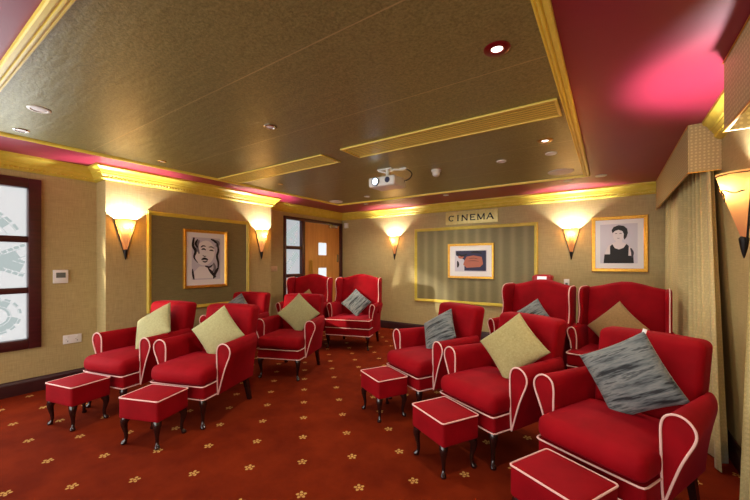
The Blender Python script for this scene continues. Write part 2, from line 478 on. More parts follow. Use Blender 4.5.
for (y0, y1) in ((WY0+.09, -.33), (-.27, WY1-.09)):
    for (z0, z1) in ((WZ0+.09, .99), (1.047, 1.495), (1.557, WZ1-.09)):
        MB().box((XW-.045, y0, z0), (XW-.037, y1, z1)).build('pane', M['pane'], w)
def filmstrip(mb, pts, wd, place, clip):
    """a band with sprocket holes along a polyline, clipped by leaving out cells outside the pane"""
    L = []
    for i in range(len(pts)-1):
        a, b2 = Vector(pts[i]), Vector(pts[i+1]); k = max(1, int((b2-a).length/.045))
        for j in range(k): L.append((a.lerp(b2, (j+.10)/k), a.lerp(b2, (j+.90)/k)))
    for a, c in L:
        d = (c-a).normalized(); nn = Vector((-d.y, d.x))
        for o0, o1 in ((-.5, -.32), (.32, .5)):
            q = [a+nn*wd*o0, c+nn*wd*o0, c+nn*wd*o1, a+nn*wd*o1]
            if all(clip[0] < p.x < clip[1] and clip[2] < p.y < clip[3] for p in q):
                mb.add([place(p.x, p.y) for p in q], [(0, 1, 2, 3)])
        for o0, o1 in ((-.27, -.24), (.24, .27)) + (((-.24, .24),) if len(mb.v) % 5 == 0 else ()):
            q = [a-d*.007+nn*wd*o0, c+d*.007+nn*wd*o0, c+d*.007+nn*wd*o1, a-d*.007+nn*wd*o1]
            if all(clip[0] < p.x < clip[1] and clip[2] < p.y < clip[3] for p in q):
                mb.add([place(p.x, p.y) for p in q], [(0, 1, 2, 3)])
mb = MB(); pl = lambda a, z: (XW-.035, a, z)
arc = lambda cx, cz, r, a0, a1, n=14: [(cx+r*math.cos(a0+(a1-a0)*i/n), cz+r*math.sin(a0+(a1-a0)*i/n)) for i in range(n+1)]
filmstrip(mb, arc(.45, 1.40, .42, .1, 2.6), .13, pl, (-.26, .93, 1.56, 2.03))
filmstrip(mb, [(.2, 1.03), (.95, 1.42)], .15, pl, (-.26, .93, 1.05, 1.49)); filmstrip(mb, [(.3, 1.5), (.98, 1.2)], .15, pl, (-.26, .93, 1.05, 1.49))
filmstrip(mb, arc(.72, .78, .13, 0, 6.1), .10, pl, (-.26, .93, .54, .98)); filmstrip(mb, [(-.2, .6), (.6, .9)], .13, pl, (-.26, .93, .54, .98))
mb.build('etched_film_strips', M['etch'], w, smooth=False)

# door: frame, sidelight, oak leaf with two vision panels
d = struct(thing('door_1', 'x', 'x')); del d['label']; del d['category']
mb = MB(); x0, x1 = XW-.09, XW+.022
mb.box((x0, DY0, 0), (x1, DY0+.055, DZ), .004); mb.box((x0, DY1-.07, 0), (x1, DY1, DZ), .004); mb.box((x0, DY0+.055, DZ-.055), (x1, DY1-.07, DZ), .004)
mb.box((x0, 4.63, 0), (x1, 4.715, DZ-.055), .004)
mb.build('door_frame', M['mahogany'], d)
mb = MB().box((x0+.01, DY0+.05, 1.535), (x1-.008, 4.635, 1.595), .004); mb.box((x0+.01, DY0+.05, 1.02), (x1-.008, 4.635, 1.085), .004); mb.box((x0+.01, DY0+.05, .0), (x1-.008, 4.635, .22), .004)
mb.build('sidelight_rails', M['mahogany'], d)
for (z0, z1) in ((1.59, DZ-.05), (1.08, 1.54), (.21, 1.03)):
    MB().box((XW-.05, DY0+.05, z0), (XW-.042, 4.635, z1)).build('pane', M['pane_door'], d)
mb = MB(); pl2 = lambda a, z: (XW-.040, a, z)
filmstrip(mb, [(4.28, 1.15), (4.6, 1.50)], .14, pl2, (4.26, 4.625, 1.09, 1.53)); filmstrip(mb, arc(4.42, 1.7, .10, 0, 6.2), .09, pl2, (4.26, 4.625, 1.6, 2.07)); filmstrip(mb, [(4.28, 1.75), (4.62, 2.0)], .12, pl2, (4.26, 4.625, 1.6, 2.07))
mb.build('etched_film_strips', M['etch'], d, smooth=False)
mb = MB(); lx0, lx1 = XW-.05, XW-.008; ly0, ly1 = 4.72, 5.745
gl = [(5.105, 5.35, 1.44, 1.69), (5.105, 5.35, .93, 1.185), (5.105, 5.35, .42, .67)]
cuts = [0.005] + sorted([z for g in gl for z in g[2:]]) + [DZ-.058]
mb.box((lx0, ly0, .005), (lx1, gl[0][0], DZ-.058)); mb.box((lx0, gl[0][1], .005), (lx1, ly1, DZ-.058))
for i in range(0, len(cuts), 2): mb.box((lx0, gl[0][0], cuts[i]), (lx1, gl[0][1], cuts[i+1]))
leaf = mb.build('door_leaf', M['oak'], d, smooth=False)
for g in gl: MB().box((lx0+.012, g[0]-.002, g[2]-.002), (lx1-.012, g[1]+.002, g[3]+.002)).build('vision_panel', M['pane_clear'], leaf)
mb = MB().tube([(lx1, 4.88, 1.32), (lx1+.05, 4.88, 1.32), (lx1+.05, 4.88, 1.06), (lx1, 4.88, 1.06)], .013, 8); mb.box((lx1-.001, 4.84, 1.02), (lx1+.004, 4.92, 1.36))
mb.build('door_handle', M['brass'], leaf)
mb = MB().box((lx1, 5.40, 2.0), (lx1+.05, 5.64, 2.06), .006); mb.tube([(lx1+.03, 5.5, 2.065), (lx1+.10, 5.25, 2.075), (lx1+.03, 4.98, 2.08)], .010, 6)
mb.build('door_closer', M['chrome'], leaf)
MB().box((lx1, 5.665, 1.30), (lx1+.004, 5.725, 1.46)).build('hinge_plate', M['chrome'], leaf)

# ------------------------------------------------------------------ armchair
def cabriole(x, y, h, sx, sy, k=1.):
    """curved leg: foot at (x,y,0), bulging knee, top at height h; sx, sy point outwards"""
    dx, dy = sx*.75, sy*.65
    st = [(1.0, -.012, .030), (.93, -.006, .031), (.84, .004, .029), (.72, .006, .024), (.56, .0, .0185), (.40, -.007, .0145), (.24, -.009, .0125), (.13, -.004, .013), (.075, .004, .0185), (.03, .009, .020), (0., .009, .016)]
    return MB().tube([(x+dx*o*k, y+dy*o*k, h*t) for t, o, r in st], [r*k for t, o, r in st], 10)
def arc3(pts, n=3):
    """Catmull-Rom refinement of an open polyline"""
    P = [Vector(p) for p in pts]; out = []
    for i in range(len(P)-1):
        a = P[max(0, i-1)]; b2 = P[i]; c = P[i+1]; e = P[min(len(P)-1, i+2)]
        for j in range(n):
            t = j/n; out.append(.5*((2*b2)+(c-a)*t+(2*a-5*b2+4*c-e)*t*t+(3*b2-a-3*c+e)*t**3))
    return out+[P[-1]]

PR = .0047
def make_armchair(label):
    t = thing('armchair', label, 'armchair')
    # upholstered rail
    rail = MB().rbox((0, .302, .281), (.508, .596, .106), .018, 4).build('seat_rail', M['velvet'], t)
    mb = MB().tube([(-.256, .16, .2315), (-.256, .02, .2315), (-.25, .004, .2315), (-.235, .0, .2315), (.235, .0, .2315), (.25, .004, .2315), (.256, .02, .2315), (.256, .16, .2315)], PR, 8)
    mb.build('piping', M['piping'], rail)
    def d(p):
        h = .125; sx, sy = .256, .27
        c = max(0, 1-(p[0]/sx)**2)*max(0, 1-(p[1]/sy)**2)
        z = p[2]+(.032*c if p[2] > 0 else 0)
        bulge = max(0, 1-(p[2]/.063)**2)
        return (p[0]*(1+.02*bulge), p[1]-(.030*bulge*max(0, 1-(p[0]/.26)**4) if p[1] < -.15 else 0), z)
    cu = MB().rbox((0, .262, .398), (.508, .524, .128), .040, 6, d).build('seat_cushion', M['velvet'], t)
    mb = MB().tube([(-.258, .17, .336), (-.258, .02, .335), (-.252, .0, .334), (-.235, -.006, .333), (0, -.008, .332), (.235, -.006, .333), (.252, .0, .334), (.258, .02, .335), (.258, .17, .336)], PR, 8)
    mb.build('piping', M['piping'], cu)
    out = [(.240, .225), (.241, .40), (.248, .50), (.252, .555), (.259, .60), (.280, .627), (.314, .637), (.347, .627), (.371, .602), (.379, .568), (.371, .534), (.353, .495), (.330, .44), (.308, .375), (.289, .30), (.276, .225)]
    fr = [(.264, .224), (.259, .30), (.256, .40), (.254, .50), (.253, .56), (.261, .603), (.282, .628), (.314, .637), (.346, .627), (.370, .601), (.378, .568), (.369, .530), (.349, .483), (.324, .42), (.299, .34), (.278, .268), (.264, .224)]
    for sx in (-1, 1):
        O = arc3([(x*sx, 0, z) for x, z in out], 2); O = [(p.x, p.z) for p in O]
        if sx < 0: O.reverse()
        ab = MB().prism(O, 1, .152, .64, .007, 2, 55)
        ab.v = [(math.copysign(.25+(abs(x)-.25)*(1-.55*max(0, (y-.16)/.48)**1.3), x) if abs(x) > .25 else x, y, z) for x, y, z in ab.v]
        a = ab.build('arm', M['velvet'], t, ang=50)
        P = arc3([(x*sx, .149, z) for x, z in fr], 3)
        MB().tube(P, PR+.0006, 8).build('piping', M['piping'], a)
    def bd(p):
        z = p[2]; x = p[0]; y = p[1]
        tz = (z+.32)/.64
        if y < 0: y -= .028*max(0, 1-(x/.27)**2)*max(0, math.sin(PI*min(1, max(0, tz))))
        z2 = z-.009*(x/.265)**2*max(0, tz)**2
        return (x*(.96+.05*tz), y+.115*tz, z2)
    MB().rbox((0, .588, .565), (.518, .15, .65), .040, 6, bd).build('backrest', M['velvet'], t)
    for sx in (-1, 1):
        cabriole(sx*.225, .028, .236, sx, -1).build('leg', M['leg'], t)
        mb = MB(); s0 = .021; s1 = .016
        tx, ty, bx, by = sx*.215, .575, sx*.224, .640
        V = [(tx+a*s0, ty+b2*s0, .24) for a, b2 in ((-1, -1), (1, -1), (1, 1), (-1, 1))]+[(bx+a*s1, by+b2*s1, 0) for a, b2 in ((-1, -1), (1, -1), (1, 1), (-1, 1))]
        mb.add(V, [(0, 1, 2, 3), (7, 6, 5, 4)]+[(i, 4+i, 4+(i+1) % 4, (i+1) % 4) for i in range(4)])
        mb.build('leg', M['leg'], t)
    return t

def make_wing(label):
    t = thing('wing_chair', label, 'wing chair')
    rail = MB().rbox((0, .31, .262), (.700, .60, .112), .018, 4).build('seat_rail', M['velvet'], t)
    for z in (.208, .316):
        MB().tube([(-.353, .17, z), (-.353, .02, z), (-.345, .004, z), (-.33, .004, z), (.33, .004, z), (.345, .004, z), (.353, .02, z), (.353, .17, z)], PR+.001, 8).build('piping', M['piping'], rail)
    T = [(-.354, 0), (.354, 0), (.354, .150), (.305, .165), (.30, .56), (-.30, .56), (-.305, .165), (-.354, .150)]
    cu = MB().prism(T, 2, .318, .455, .026, 3, 25).build('seat_cushion', M['velvet'], t, ang=60)
    MB().tube([(-.357, .145, .438), (-.357, .02, .438), (-.348, .0, .437), (-.33, -.003, .437), (.33, -.003, .437), (.348, .0, .437), (.357, .02, .438), (.357, .145, .438)], PR+.001, 8).build('piping', M['piping'], cu)
    out = [(.298, .21), (.300, .46), (.306, .54), (.312, .60), (.322, .642), (.345, .662), (.370, .654), (.386, .630), (.387, .602), (.376, .565), (.362, .52), (.353, .44), (.350, .33), (.350, .21)]
    fr = [(.308, .455), (.306, .54), (.312, .60), (.322, .642), (.345, .662), (.370, .654), (.386, .630), (.387, .602), (.376, .565), (.362, .52), (.354, .455)]
    for sx in (-1, 1):
        O = arc3([(x*sx, 0, z) for x, z in out], 2); O = [(p.x, p.z) for p in O]
        if sx < 0: O.reverse()
        a = MB().prism(O, 1, .158, .62, .007, 2, 55).build('arm', M['velvet'], t, ang=50)
        MB().tube(arc3([(x*sx, .155, z) for x, z in fr], 3), PR+.001, 8).build('piping', M['piping'], a)
        side = [(.66, .50), (.40, .50), (.395, .60), (.425, .67), (.455, .74), (.463, .82), (.445, .90), (.440, .96), (.460, 1.010), (.500, 1.036), (.56, 1.044), (.66, 1.044), (.70, 1.03)]
        pr = arc3([(0, y, z) for y, z in side[1:12]], 2); O = [side[0]]+[(p.y, p.z) for p in pr]+[side[12]]
        wb = MB().prism(O, 0, .322, .372, .018, 3, 35)
        wb.v = [((x+.10*(.60-y) if True else x)*sx*.985, y, z) for x, y, z in wb.v]
        wg = wb.build('wing', M['velvet'], t, ang=50)
        MB().tube([((.3545+.10*(.60-p.y))*sx*.985, p.y-.002, p.z+.001) for p in pr[4:]], PR+.001, 8).build('piping', M['piping'], wg)
    def bd(p):
        x, y, z = p; tz = (z+.44)/.88
        z2 = z+(.034*(1+math.cos(PI*min(1, abs(x)/.33)))-.034)*max(0, tz)**3
        if y < 0: y -= .03*max(0, 1-(x/.34)**2)*max(0, math.sin(PI*min(1, max(0, tz))))
        return (x, y+.115*tz, z2)
    MB().rbox((0, .590, .640), (.685, .13, .86), .045, 7, bd).build('backrest', M['velvet'], t)
    for sx in (-1, 1):
        cabriole(sx*.318, .040, .210, sx, -1).build('leg', M['leg'], t)
        mb = MB(); s0 = .021; s1 = .016; tx, ty, bx, by = sx*.29, .59, sx*.297, .655
        V = [(tx+a*s0, ty+b2*s0, .215) for a, b2 in ((-1, -1), (1, -1), (1, 1), (-1, 1))]+[(bx+a*s1, by+b2*s1, 0) for a, b2 in ((-1, -1), (1, -1), (1, 1), (-1, 1))]
        mb.add(V, [(0, 1, 2, 3), (7, 6, 5, 4)]+[(i, 4+i, 4+(i+1) % 4, (i+1) % 4) for i in range(4)])
        mb.build('leg', M['leg'], t)
    return t

def make_stool(label):
    t = thing('footstool', label, 'footstool')
    w, dd, h = .170, .142, .341
    def disp(p):
        c = max(0, 1-(p[0]/w)**2)*max(0, 1-(p[1]/dd)**2)
        return (p[0], p[1], p[2]+(.014*c if p[2] > 0 else 0))
    bd = MB().rbox((0, 0, .264), (2*w, 2*dd, .152), .017, 5, disp).build('padded_top', M['velvet'], t)
    P = []; r = .016
    for cx, cy, a0 in ((1, 1, 0), (-1, 1, 1), (-1, -1, 2), (1, -1, 3)):
        for j in range(4):
            a = (a0+j/3)*PI/2; P.append((cx*(w-r)+r*math.cos(a), cy*(dd-r)+r*math.sin(a), h-.005))
    MB().tube(P, PR, 8, closed=True).build('piping', M['piping'], bd)
    for sx in (-1, 1):
        for sy in (-1, 1): cabriole(sx*(.140), sy*(.116), .195, sx, sy, .92).build('leg', M['leg'], t)
    return t

CH = {'A': (-3.640, 1.172, 13.7), 'B': (-2.836, 1.396, 19.7), 'C': (-3.856, 2.368, 19.8), 'D': (-3.037, 2.578, 21.3), 'G': (-1.537, 2.696, -27.1), 'H': (-.824, 2.308, -26.6), 'I': (-.106, 1.980, -26.0),
      'E': (-3.951, 3.639, 17.7), 'F': (-3.242, 4.042, 17.4), 'J': (-.812, 3.745, -14.0), 'K': (.000, 3.690, -11.3)}
AL = {'A': 'red velvet armchair with white piping nearest the frosted window, its sage cushion turned sideways',
      'B': 'red velvet armchair left of the aisle, front row, sage cushion and footstool in front',
      'C': 'red armchair half hidden behind the front left pair, beside the panelled wall',
      'D': 'red armchair in the second row left of the aisle, pale sage cushion, no footstool',
      'G': 'far armchair of the right-hand front row, red velvet with a striped grey cushion',
      'H': 'middle red armchair of the right-hand front row with a sage diamond cushion',
      'I': 'nearest red armchair at the right by the curtain with a large striped grey cushion',
      'E': 'red wing chair standing before the glazed sidelight and oak door, tan cushion just showing',
      'F': 'red wing chair beside the door corner facing the aisle with a striped grey cushion',
      'J': 'red wing chair in front of the striped wall panel, left of the rear right pair',
      'K': 'red wing chair by the curtain under the portrait of a person in black, tan cushion'}
first = None
for k in 'ABCDGHI':
    x, y, a = CH[k]
    if first is None:
        first = make_armchair(AL[k]); first.location = (x, y, 0); first.rotation_euler = (0, 0, math.radians(a)); first['group'] = 'red armchairs with white piping'
    else: dup(first, (x, y, 0), math.radians(a), AL[k])
first = None
for k in 'EFJK':
    x, y, a = CH[k]
    if first is None:
        first = make_wing(AL[k]); first.location = (x, y, 0); first.rotation_euler = (0, 0, math.radians(a)); first['group'] = 'red wing chairs at the back'
    else: dup(first, (x, y, 0), math.radians(a), AL[k])
ST = [(-3.599, 1.000, 12.9, 'red velvet footstool with cabriole legs nearest the frosted window'),
      (-2.784, 1.217, 20.4, 'red footstool with cabriole legs left of the aisle, second from the window'),
      (-1.625, 2.537, -28.3, 'farthest red footstool of the right-hand row, before the armchair with the striped cushion'),
      (-.900, 2.141, -28.9, 'red footstool in the middle of the right-hand row, before the sage cushion armchair'),
      (-.183, 1.784, -26.9, 'nearest red footstool, cut by the bottom of the photo, before the curtain-side armchair')]
first = None
for x, y, a, lb in ST:
    ra = math.radians(a)
    if first is None:
        first = make_stool(lb); first.location = (x, y, 0); first.rotation_euler = (0, 0, ra); first['group'] = 'red footstools'
    else: dup(first, (x, y, 0), ra, lb)

# ------------------------------------------------------------------ scatter cushions
def cushion_mesh(name, mat, d=.262, T=.062):
    mb = MB(); n = 18; a = d/math.sqrt(2); V = []; F = []
    def pt(u, v, s):
        x = a*u*(1-.065*(1-v*v)*abs(u)**2); z = a*v*(1-.065*(1-u*u)*abs(v)**2)
        y = s*T*(max(0, (1-u*u))*max(0, (1-v*v)))**.42
        c = math.cos(PI/4)
        wr = .003*math.sin(7*u+3*v)*(1-u*u)*(1-v*v)
        return (c*(x-z), y+wr, c*(x+z))
    idx = {}
    for s in (-1, 1):
        for i in range(n+1):
            for j in range(n+1):
                u = math.sin((2*i/n-1)*PI/2); v = math.sin((2*j/n-1)*PI/2)
                edge = i in (0, n) or j in (0, n)
                k = (0 if edge else s, i, j)
                if k not in idx: idx[k] = len(V); V.append(pt(u, v, s))
        for i in range(n):
            for j in range(n):
                q = [idx[(0 if (p in (0, n) or r in (0, n)) else s, p, r)] for p, r in ((i, j), (i+1, j), (i+1, j+1), (i, j+1))]
                F.append(q if s < 0 else q[::-1])
    mb.add(V, F); me = mb.mesh(name, mat, True, 75)
    return me
CM = {c: cushion_mesh(c, M[c]) for c in ('cushion_green', 'cushion_gold', 'cushion_tan', 'cushion_grey')}
def Rm(roll, tilt, yaw): return Matrix.Rotation(yaw, 4, 'Z') @ Matrix.Rotation(tilt, 4, 'X') @ Matrix.Rotation(roll, 4, 'Y')
CU = [('A', 'cushion_green', (.086, .405, .682), .119, -.615, -.049, .265, 'sage green cushion turned sideways on the armchair nearest the window'),
      ('B', 'cushion_green', (.036, .435, .663), .097, -.309, .229, .250, 'sage green cushion standing on a corner in the front left armchair with footstool'),
      ('D', 'cushion_green', (.055, .418, .676), .04, -.396, .514, .259, 'pale sage cushion on a corner in the second-row armchair left of the aisle'),
      ('F', 'cushion_grey', (.005, .42, .65), -.037, -.5, .328, .246, 'striped grey cushion on the wing chair beside the door corner'),
      ('G', 'cushion_grey', (-.007, .43, .655), .117, -.6, .057, .240, 'striped grey cushion on the far armchair of the right-hand front row'),
      ('H', 'cushion_gold', (.062, .41, .689), -.018, -.481, .235, .262, 'sage gold cushion on a corner in the middle armchair of the right-hand row'),
      ('I', 'cushion_grey', (.016, .405, .678), .233, -.10, .114, .264, 'large striped grey cushion on the nearest armchair by the curtain'),
      ('K', 'cushion_tan', (-.029, .409, .667), -.088, -.423, -.267, .273, 'tan cushion on a corner in the wing chair by the curtain'),
      ('J', 'cushion_grey', (.0, .42, .66), .1, -.4, .1, .255, 'striped grey cushion peeping up in the wing chair before the striped wall panel'),
      ('C', 'cushion_grey', (-.05, .43, .66), .10, -.4, .2, .25, 'grey cushion corner showing in the half-hidden armchair by the panelled wall'),
      ('E', 'cushion_tan', (.0, .42, .63), .1, -.4, .2, .25, 'tan cushion tip showing in the wing chair before the oak door')]
for k, mt, p, ro, ti, ya, dd, lb in CU:
    x, y, a = CH[k]; W = Matrix.Translation((x, y, 0)) @ Matrix.Rotation(math.radians(a), 4, 'Z') @ Matrix.Translation(p) @ Rm(ro, ti, ya) @ Matrix.Scale(dd/.262, 4)
    o = bpy.data.objects.new('cushion', CM[mt]); COL.objects.link(o); o.matrix_world = W
    tag(o, lb, 'cushion', {'cushion_grey': 'striped grey cushions', 'cushion_tan': 'tan cushions'}.get(mt, 'sage cushions'))
    if k == 'I':
        MB().box((-.008, -.004, .245), (.010, .004, .272)).build('cloth_tag', M['paper'], o)

# ------------------------------------------------------------------ sconces
def make_sconce(label):
    t = thing('wall_sconce', label, 'wall light')
    Rr, ht, zb = .105, .37, .085        # local: wall plane y=0, room towards -y, z=0 at the tip
    n = 20; V = []; F = []
    for i in range(9):
        f = i/8; r = .012+(Rr-.012)*f; z = zb+ht*f
        for j in range(n+1):
            a = PI+PI*j/n; V.append((r*math.cos(a), r*math.sin(a)*1.15-.004, z))
    for i in range(8):
        for j in range(n): F.append((i*(n+1)+j, i*(n+1)+j+1, (i+1)*(n+1)+j+1, (i+1)*(n+1)+j))
    MB().add(V, F).build('lamp_shade', M['shade'], t)
    mb = MB()
    for sx in (-1, 1): mb.tube([(sx*.012, -.006, zb-.01), (sx*(Rr+.003), -.006, zb+ht)], .0055, 6)
    mb.tube([((.103)*math.cos(PI+PI*j/16), (.103*1.15)*math.sin(PI+PI*j/16)-.004, zb+ht-.012) for j in range(17)], .003, 6)
    mb.build('metal_frame', M['dark'], t)
    MB().lathe([(.002, 0), (.008, .02), (.016, .06), (.020, .09), (.022, .105), (.014, .118)], 12, Matrix.Translation((0, -.014, 0))).build('finial', M['dark'], t)
    P = []
    for j in range(33):
        f = j/32; a = PI+PI*(.08+.84*f); z = zb+ht*.72+.018*math.sin(f*PI*4)*math.sin(PI*f); r = (.012+(Rr-.012)*((z-zb)/ht))+.004
        P.append((r*math.cos(a), r*math.sin(a)*1.15-.004, z))
    mb = MB().tube(P, .0032, 6)
    P = []
    for j in range(25):
        a = 2*PI*j/24; z = zb+ht*.70+.034*math.sin(a)*(1-.5*math.cos(a)); dx = .020*math.cos(a); r = (.012+(Rr-.012)*((z-zb)/ht))+.005
        P.append((dx, -math.sqrt(max(0, r*r-dx*dx))*1.15-.004, z))
    mb.tube(P, .003, 6)
    mb.build('scroll_ornament', M['dark'], t)
    MB().box((-.03, -.006, zb+.12), (.03, 0, zb+.30), .002).build('back_plate', M['dark'], t)
    MB().lathe([(.006, 0), (.014, .01), (.016, .03), (.010, .05), (.003, .056)], 12, Matrix.Translation((0, -.045, zb+ht-.125))).build('bulb', M['bulb'], t)
    return t
SC = [((XB, 1.674, 1.325), PI/2, 'lit amber sconce left of the black and white portrait, nearest the window'),
      ((XB, 3.525, 1.345), PI/2, 'lit amber sconce between the black and white portrait and the oak door'),
      ((-3.475, YB, 1.345), 0, 'lit amber sconce on the back wall left of the gold-framed striped panel'),
      ((-.47, YB, 1.335), 0, 'lit amber sconce on the back wall left of the portrait of a person in black'),
      ((.604, 2.63, 1.320), -PI/2, 'large lit amber sconce at the right edge between the two curtains')]
first = None
SCALE5 = 1.0
for i, (loc, rz, lb) in enumerate(SC):
    if first is None:
        first = make_sconce(lb); first.location = loc; first.rotation_euler = (0, 0, rz); first['group'] = 'amber wall sconces'
    else: last = dup(first, loc, rz, lb)
    L = bpy.data.lights.new('sconce_lamp', 'POINT'); L.energy = 64.; L.color = (1, .94, .98); L.shadow_soft_size = .018
    o = bpy.data.objects.new('sconce_lamp', L); COL.objects.link(o)
    o.location = Vector(loc)+Matrix.Rotation(rz, 3, 'Z') @ Vector((0, -.062, .085+.37-.085))

MB().box((-.04, -.004, .16), (.04, XR-.604, .42), .004).build('mounting_block', M['wallpaper'], last)
# ------------------------------------------------------------------ pictures
def frame_parts(t, w, h, fw, mat_w):
    """local: wall plane y=0, room -y, centred"""
    mk = moulding_rect(-w/2, w/2, -h/2, h/2, fw, .030, lambda a, z, q: (a, -q, z)); mk.build('frame', M['goldframe'], t, ang=30)
    MB().box((-w/2+fw*.8, -.012, -h/2+fw*.8), (w/2-fw*.8, -.002, h/2-fw*.8)).build('mat_board', M['paper'], t, smooth=False)
def polys(t, name, mat, lst, lift, thick=.0006):
    mb = MB()
    for i, P in enumerate(lst):
        P = [(x, z) for x, z in P]
        mb.prism(P, 1, -.012-lift-thick*0.5-.00008*i, -.012-lift+thick*.4)
    return mb.build(name, mat, t, smooth=False)
def ell(cx, cz, rx, rz, n=20, rot=0):
    return [(cx+rx*math.cos(2*PI*i/n)*math.cos(rot)-rz*math.sin(2*PI*i/n)*math.sin(rot), cz+rx*math.cos(2*PI*i/n)*math.sin(rot)+rz*math.sin(2*PI*i/n)*math.cos(rot)) for i in range(n)]
def stroke(pts, w0, w1=None):
    P = arc3([(x, 0, z) for x, z in pts], 4); n = len(P); L = []; R_ = []
    for i, p in enumerate(P):
        a = P[max(0, i-1)]; b2 = P[min(n-1, i+1)]; d2 = (b2-a).normalized(); nn = Vector((-d2.z, 0, d2.x))
        f = i/(n-1); w_ = (w0*(1-f)+(w1 if w1 is not None else w0)*f)*(.35+.65*math.sin(PI*min(.95, max(.05, f))))/2
        L.append((p.x+nn.x*w_, p.z+nn.z*w_)); R_.append((p.x-nn.x*w_, p.z-nn.z*w_))
    return L+R_[::-1]
# ink portrait on the left wall
t = thing('framed_picture', 'black and white ink portrait in a gold frame on the olive wall panel', 'picture', (XB+.012, 2.617, 1.342), PI/2, 'gold-framed pictures')
frame_parts(t, .615, .775, .042, .05)
polys(t, 'print', M['print'], [[(-.20, -.275), (.20, -.275), (.20, .285), (-.20, .285)]], .001)
pic = t
polys(t, 'face_tone', M['paper'], [ell(-.02, .08, .135, .17, 24, -.25), [(-.18, -.26), (.12, -.26), (.10, -.16), (.02, -.10), (-.10, -.10), (-.17, -.17)]], .002)
ink = [stroke([(-.17, .28), (-.185, .18), (-.15, .10), (-.17, .02), (-.12, -.05)], .05, .02), stroke([(-.12, .26), (-.15, .20), (-.12, .15)], .03),
       stroke([(.09, .27), (.15, .22), (.17, .12), (.15, .04), (.17, -.05), (.165, -.14)], .02, .045),
       stroke([(-.08, .155), (-.05, .175), (-.01, .17)], .018), stroke([(.03, .16), (.07, .165), (.11, .145)], .016), stroke([(-.07, .125), (-.04, .135), (-.01, .12)], .022), stroke([(.04, .115), (.07, .12), (.10, .11)], .018),
       stroke([(-.055, .05), (-.03, .035), (-.005, .04)], .012), stroke([(-.07, -.01), (-.03, .005), (.02, -.01)], .030), stroke([(-.055, -.03), (-.02, -.04), (.012, -.022)], .018),
       stroke([(-.02, -.095), (.04, -.11), (.09, -.075)], .032, .02), stroke([(.02, -.12), (.07, -.18), (.13, -.25)], .03, .05), stroke([(.17, -.12), (.12, -.20), (.10, -.27)], .05, .03), stroke([(-.19, -.13), (-.185, -.2), (-.17, -.27)], .022, .03), stroke([(.13, .22), (.11, .25), (.06, .27)], .03)]
polys(t, 'ink_lines', M['black'], ink, .003)
for wp in ([stroke([(.12, .25), (.165, .22), (.14, .17)], .06), stroke([(-.10, .25), (-.13, .16), (-.10, .07)], .04), stroke([(.10, -.05), (.12, -.13), (.08, -.18)], .04)]): polys(t, 'ink_wash', M['ink_soft'], [wp], .0022)
# colour print on the striped panel
t = thing('framed_picture', 'colour print of a terracotta shape in a gold frame under the CINEMA sign', 'picture', (-1.972, YB-.012, 1.318), 0, 'gold-framed pictures')
frame_parts(t, .80, .60, .042, .05)
polys(t, 'print', M['print'], [[(-.27, -.18), (.28, -.18), (.28, .185), (-.27, .185)]], .001)
polys(t, 'dark_ground', M['blue'], [[(-.25, .175), (.27, .175), (.27, -.165), (-.10, -.165), (-.10, .02), (-.25, .10)]], .0018)
polys(t, 'terracotta_shape', M['brown'], [[(-.10, .0), (-.06, .075), (.06, .095), (.20, .07), (.22, -.05), (.17, -.10), (-.06, -.115), (-.12, -.06)], ell(-.16, .07, .05, .03)], .0026)
polys(t, 'shadows', M['black'], [stroke([(-.25, .15), (-.15, .09), (-.05, .12)], .03), stroke([(-.22, .0), (-.21, -.06), (-.22, -.11)], .04), stroke([(-.02, .04), (.06, .05), (.14, .035)], .008), stroke([(-.04, .0), (.06, .005), (.15, -.005)], .008), stroke([(.02, .14), (.1, .15), (.2, .13)], .03)], .0034)
# portrait at the right of the back wall
t = thing('framed_picture', 'square gold-framed portrait of a dark-haired person in black beside the curtain', 'picture', (.100, YB, 1.548), 0, 'gold-framed pictures')
frame_parts(t, .635, .765, .050, .05)
polys(t, 'print', M['print'], [[(-.215, -.265), (.205, -.265), (.205, .275), (-.215, .275)]], .001)
polys(t, 'shoulders', M['skin'], [[(-.16, -.12), (-.12, -.02), (-.04, .03), (.03, .03), (.10, -.01), (.14, -.08), (.15, -.25), (-.16, -.25)], [(-.035, .0), (.035, .0), (.035, .10), (-.035, .10)], ell(-.005, .12, .062, .085, 24)], .0018)
polys(t, 'black_dress', M['black'], [[(-.10, -.03), (-.075, .0), (-.045, -.055), (.0, -.075), (.05, -.055), (.085, .0), (.11, -.03), (.105, -.16), (.16, -.17), (.165, -.262), (-.175, -.262), (-.165, -.14), (-.10, -.14)]], .0026)
polys(t, 'dark_hair', M['black'], [[(-.072, .150), (-.082, .19), (-.06, .235), (0, .258), (.055, .245), (.092, .205), (.100, .15), (.085, .09), (.062, .055), (.052, .09), (.055, .135), (.040, .175), (-.005, .195), (-.045, .180)]], .0030)
polys(t, 'features', M['mid'], [stroke([(-.045, .140), (-.032, .146), (-.018, .141)], .008), stroke([(.004, .140), (.018, .145), (.032, .138)], .008), stroke([(-.020, .080), (-.006, .077), (.010, .081)], .007), stroke([(.13, -.06), (.15, -.12), (.145, -.19)], .03)], .0032)

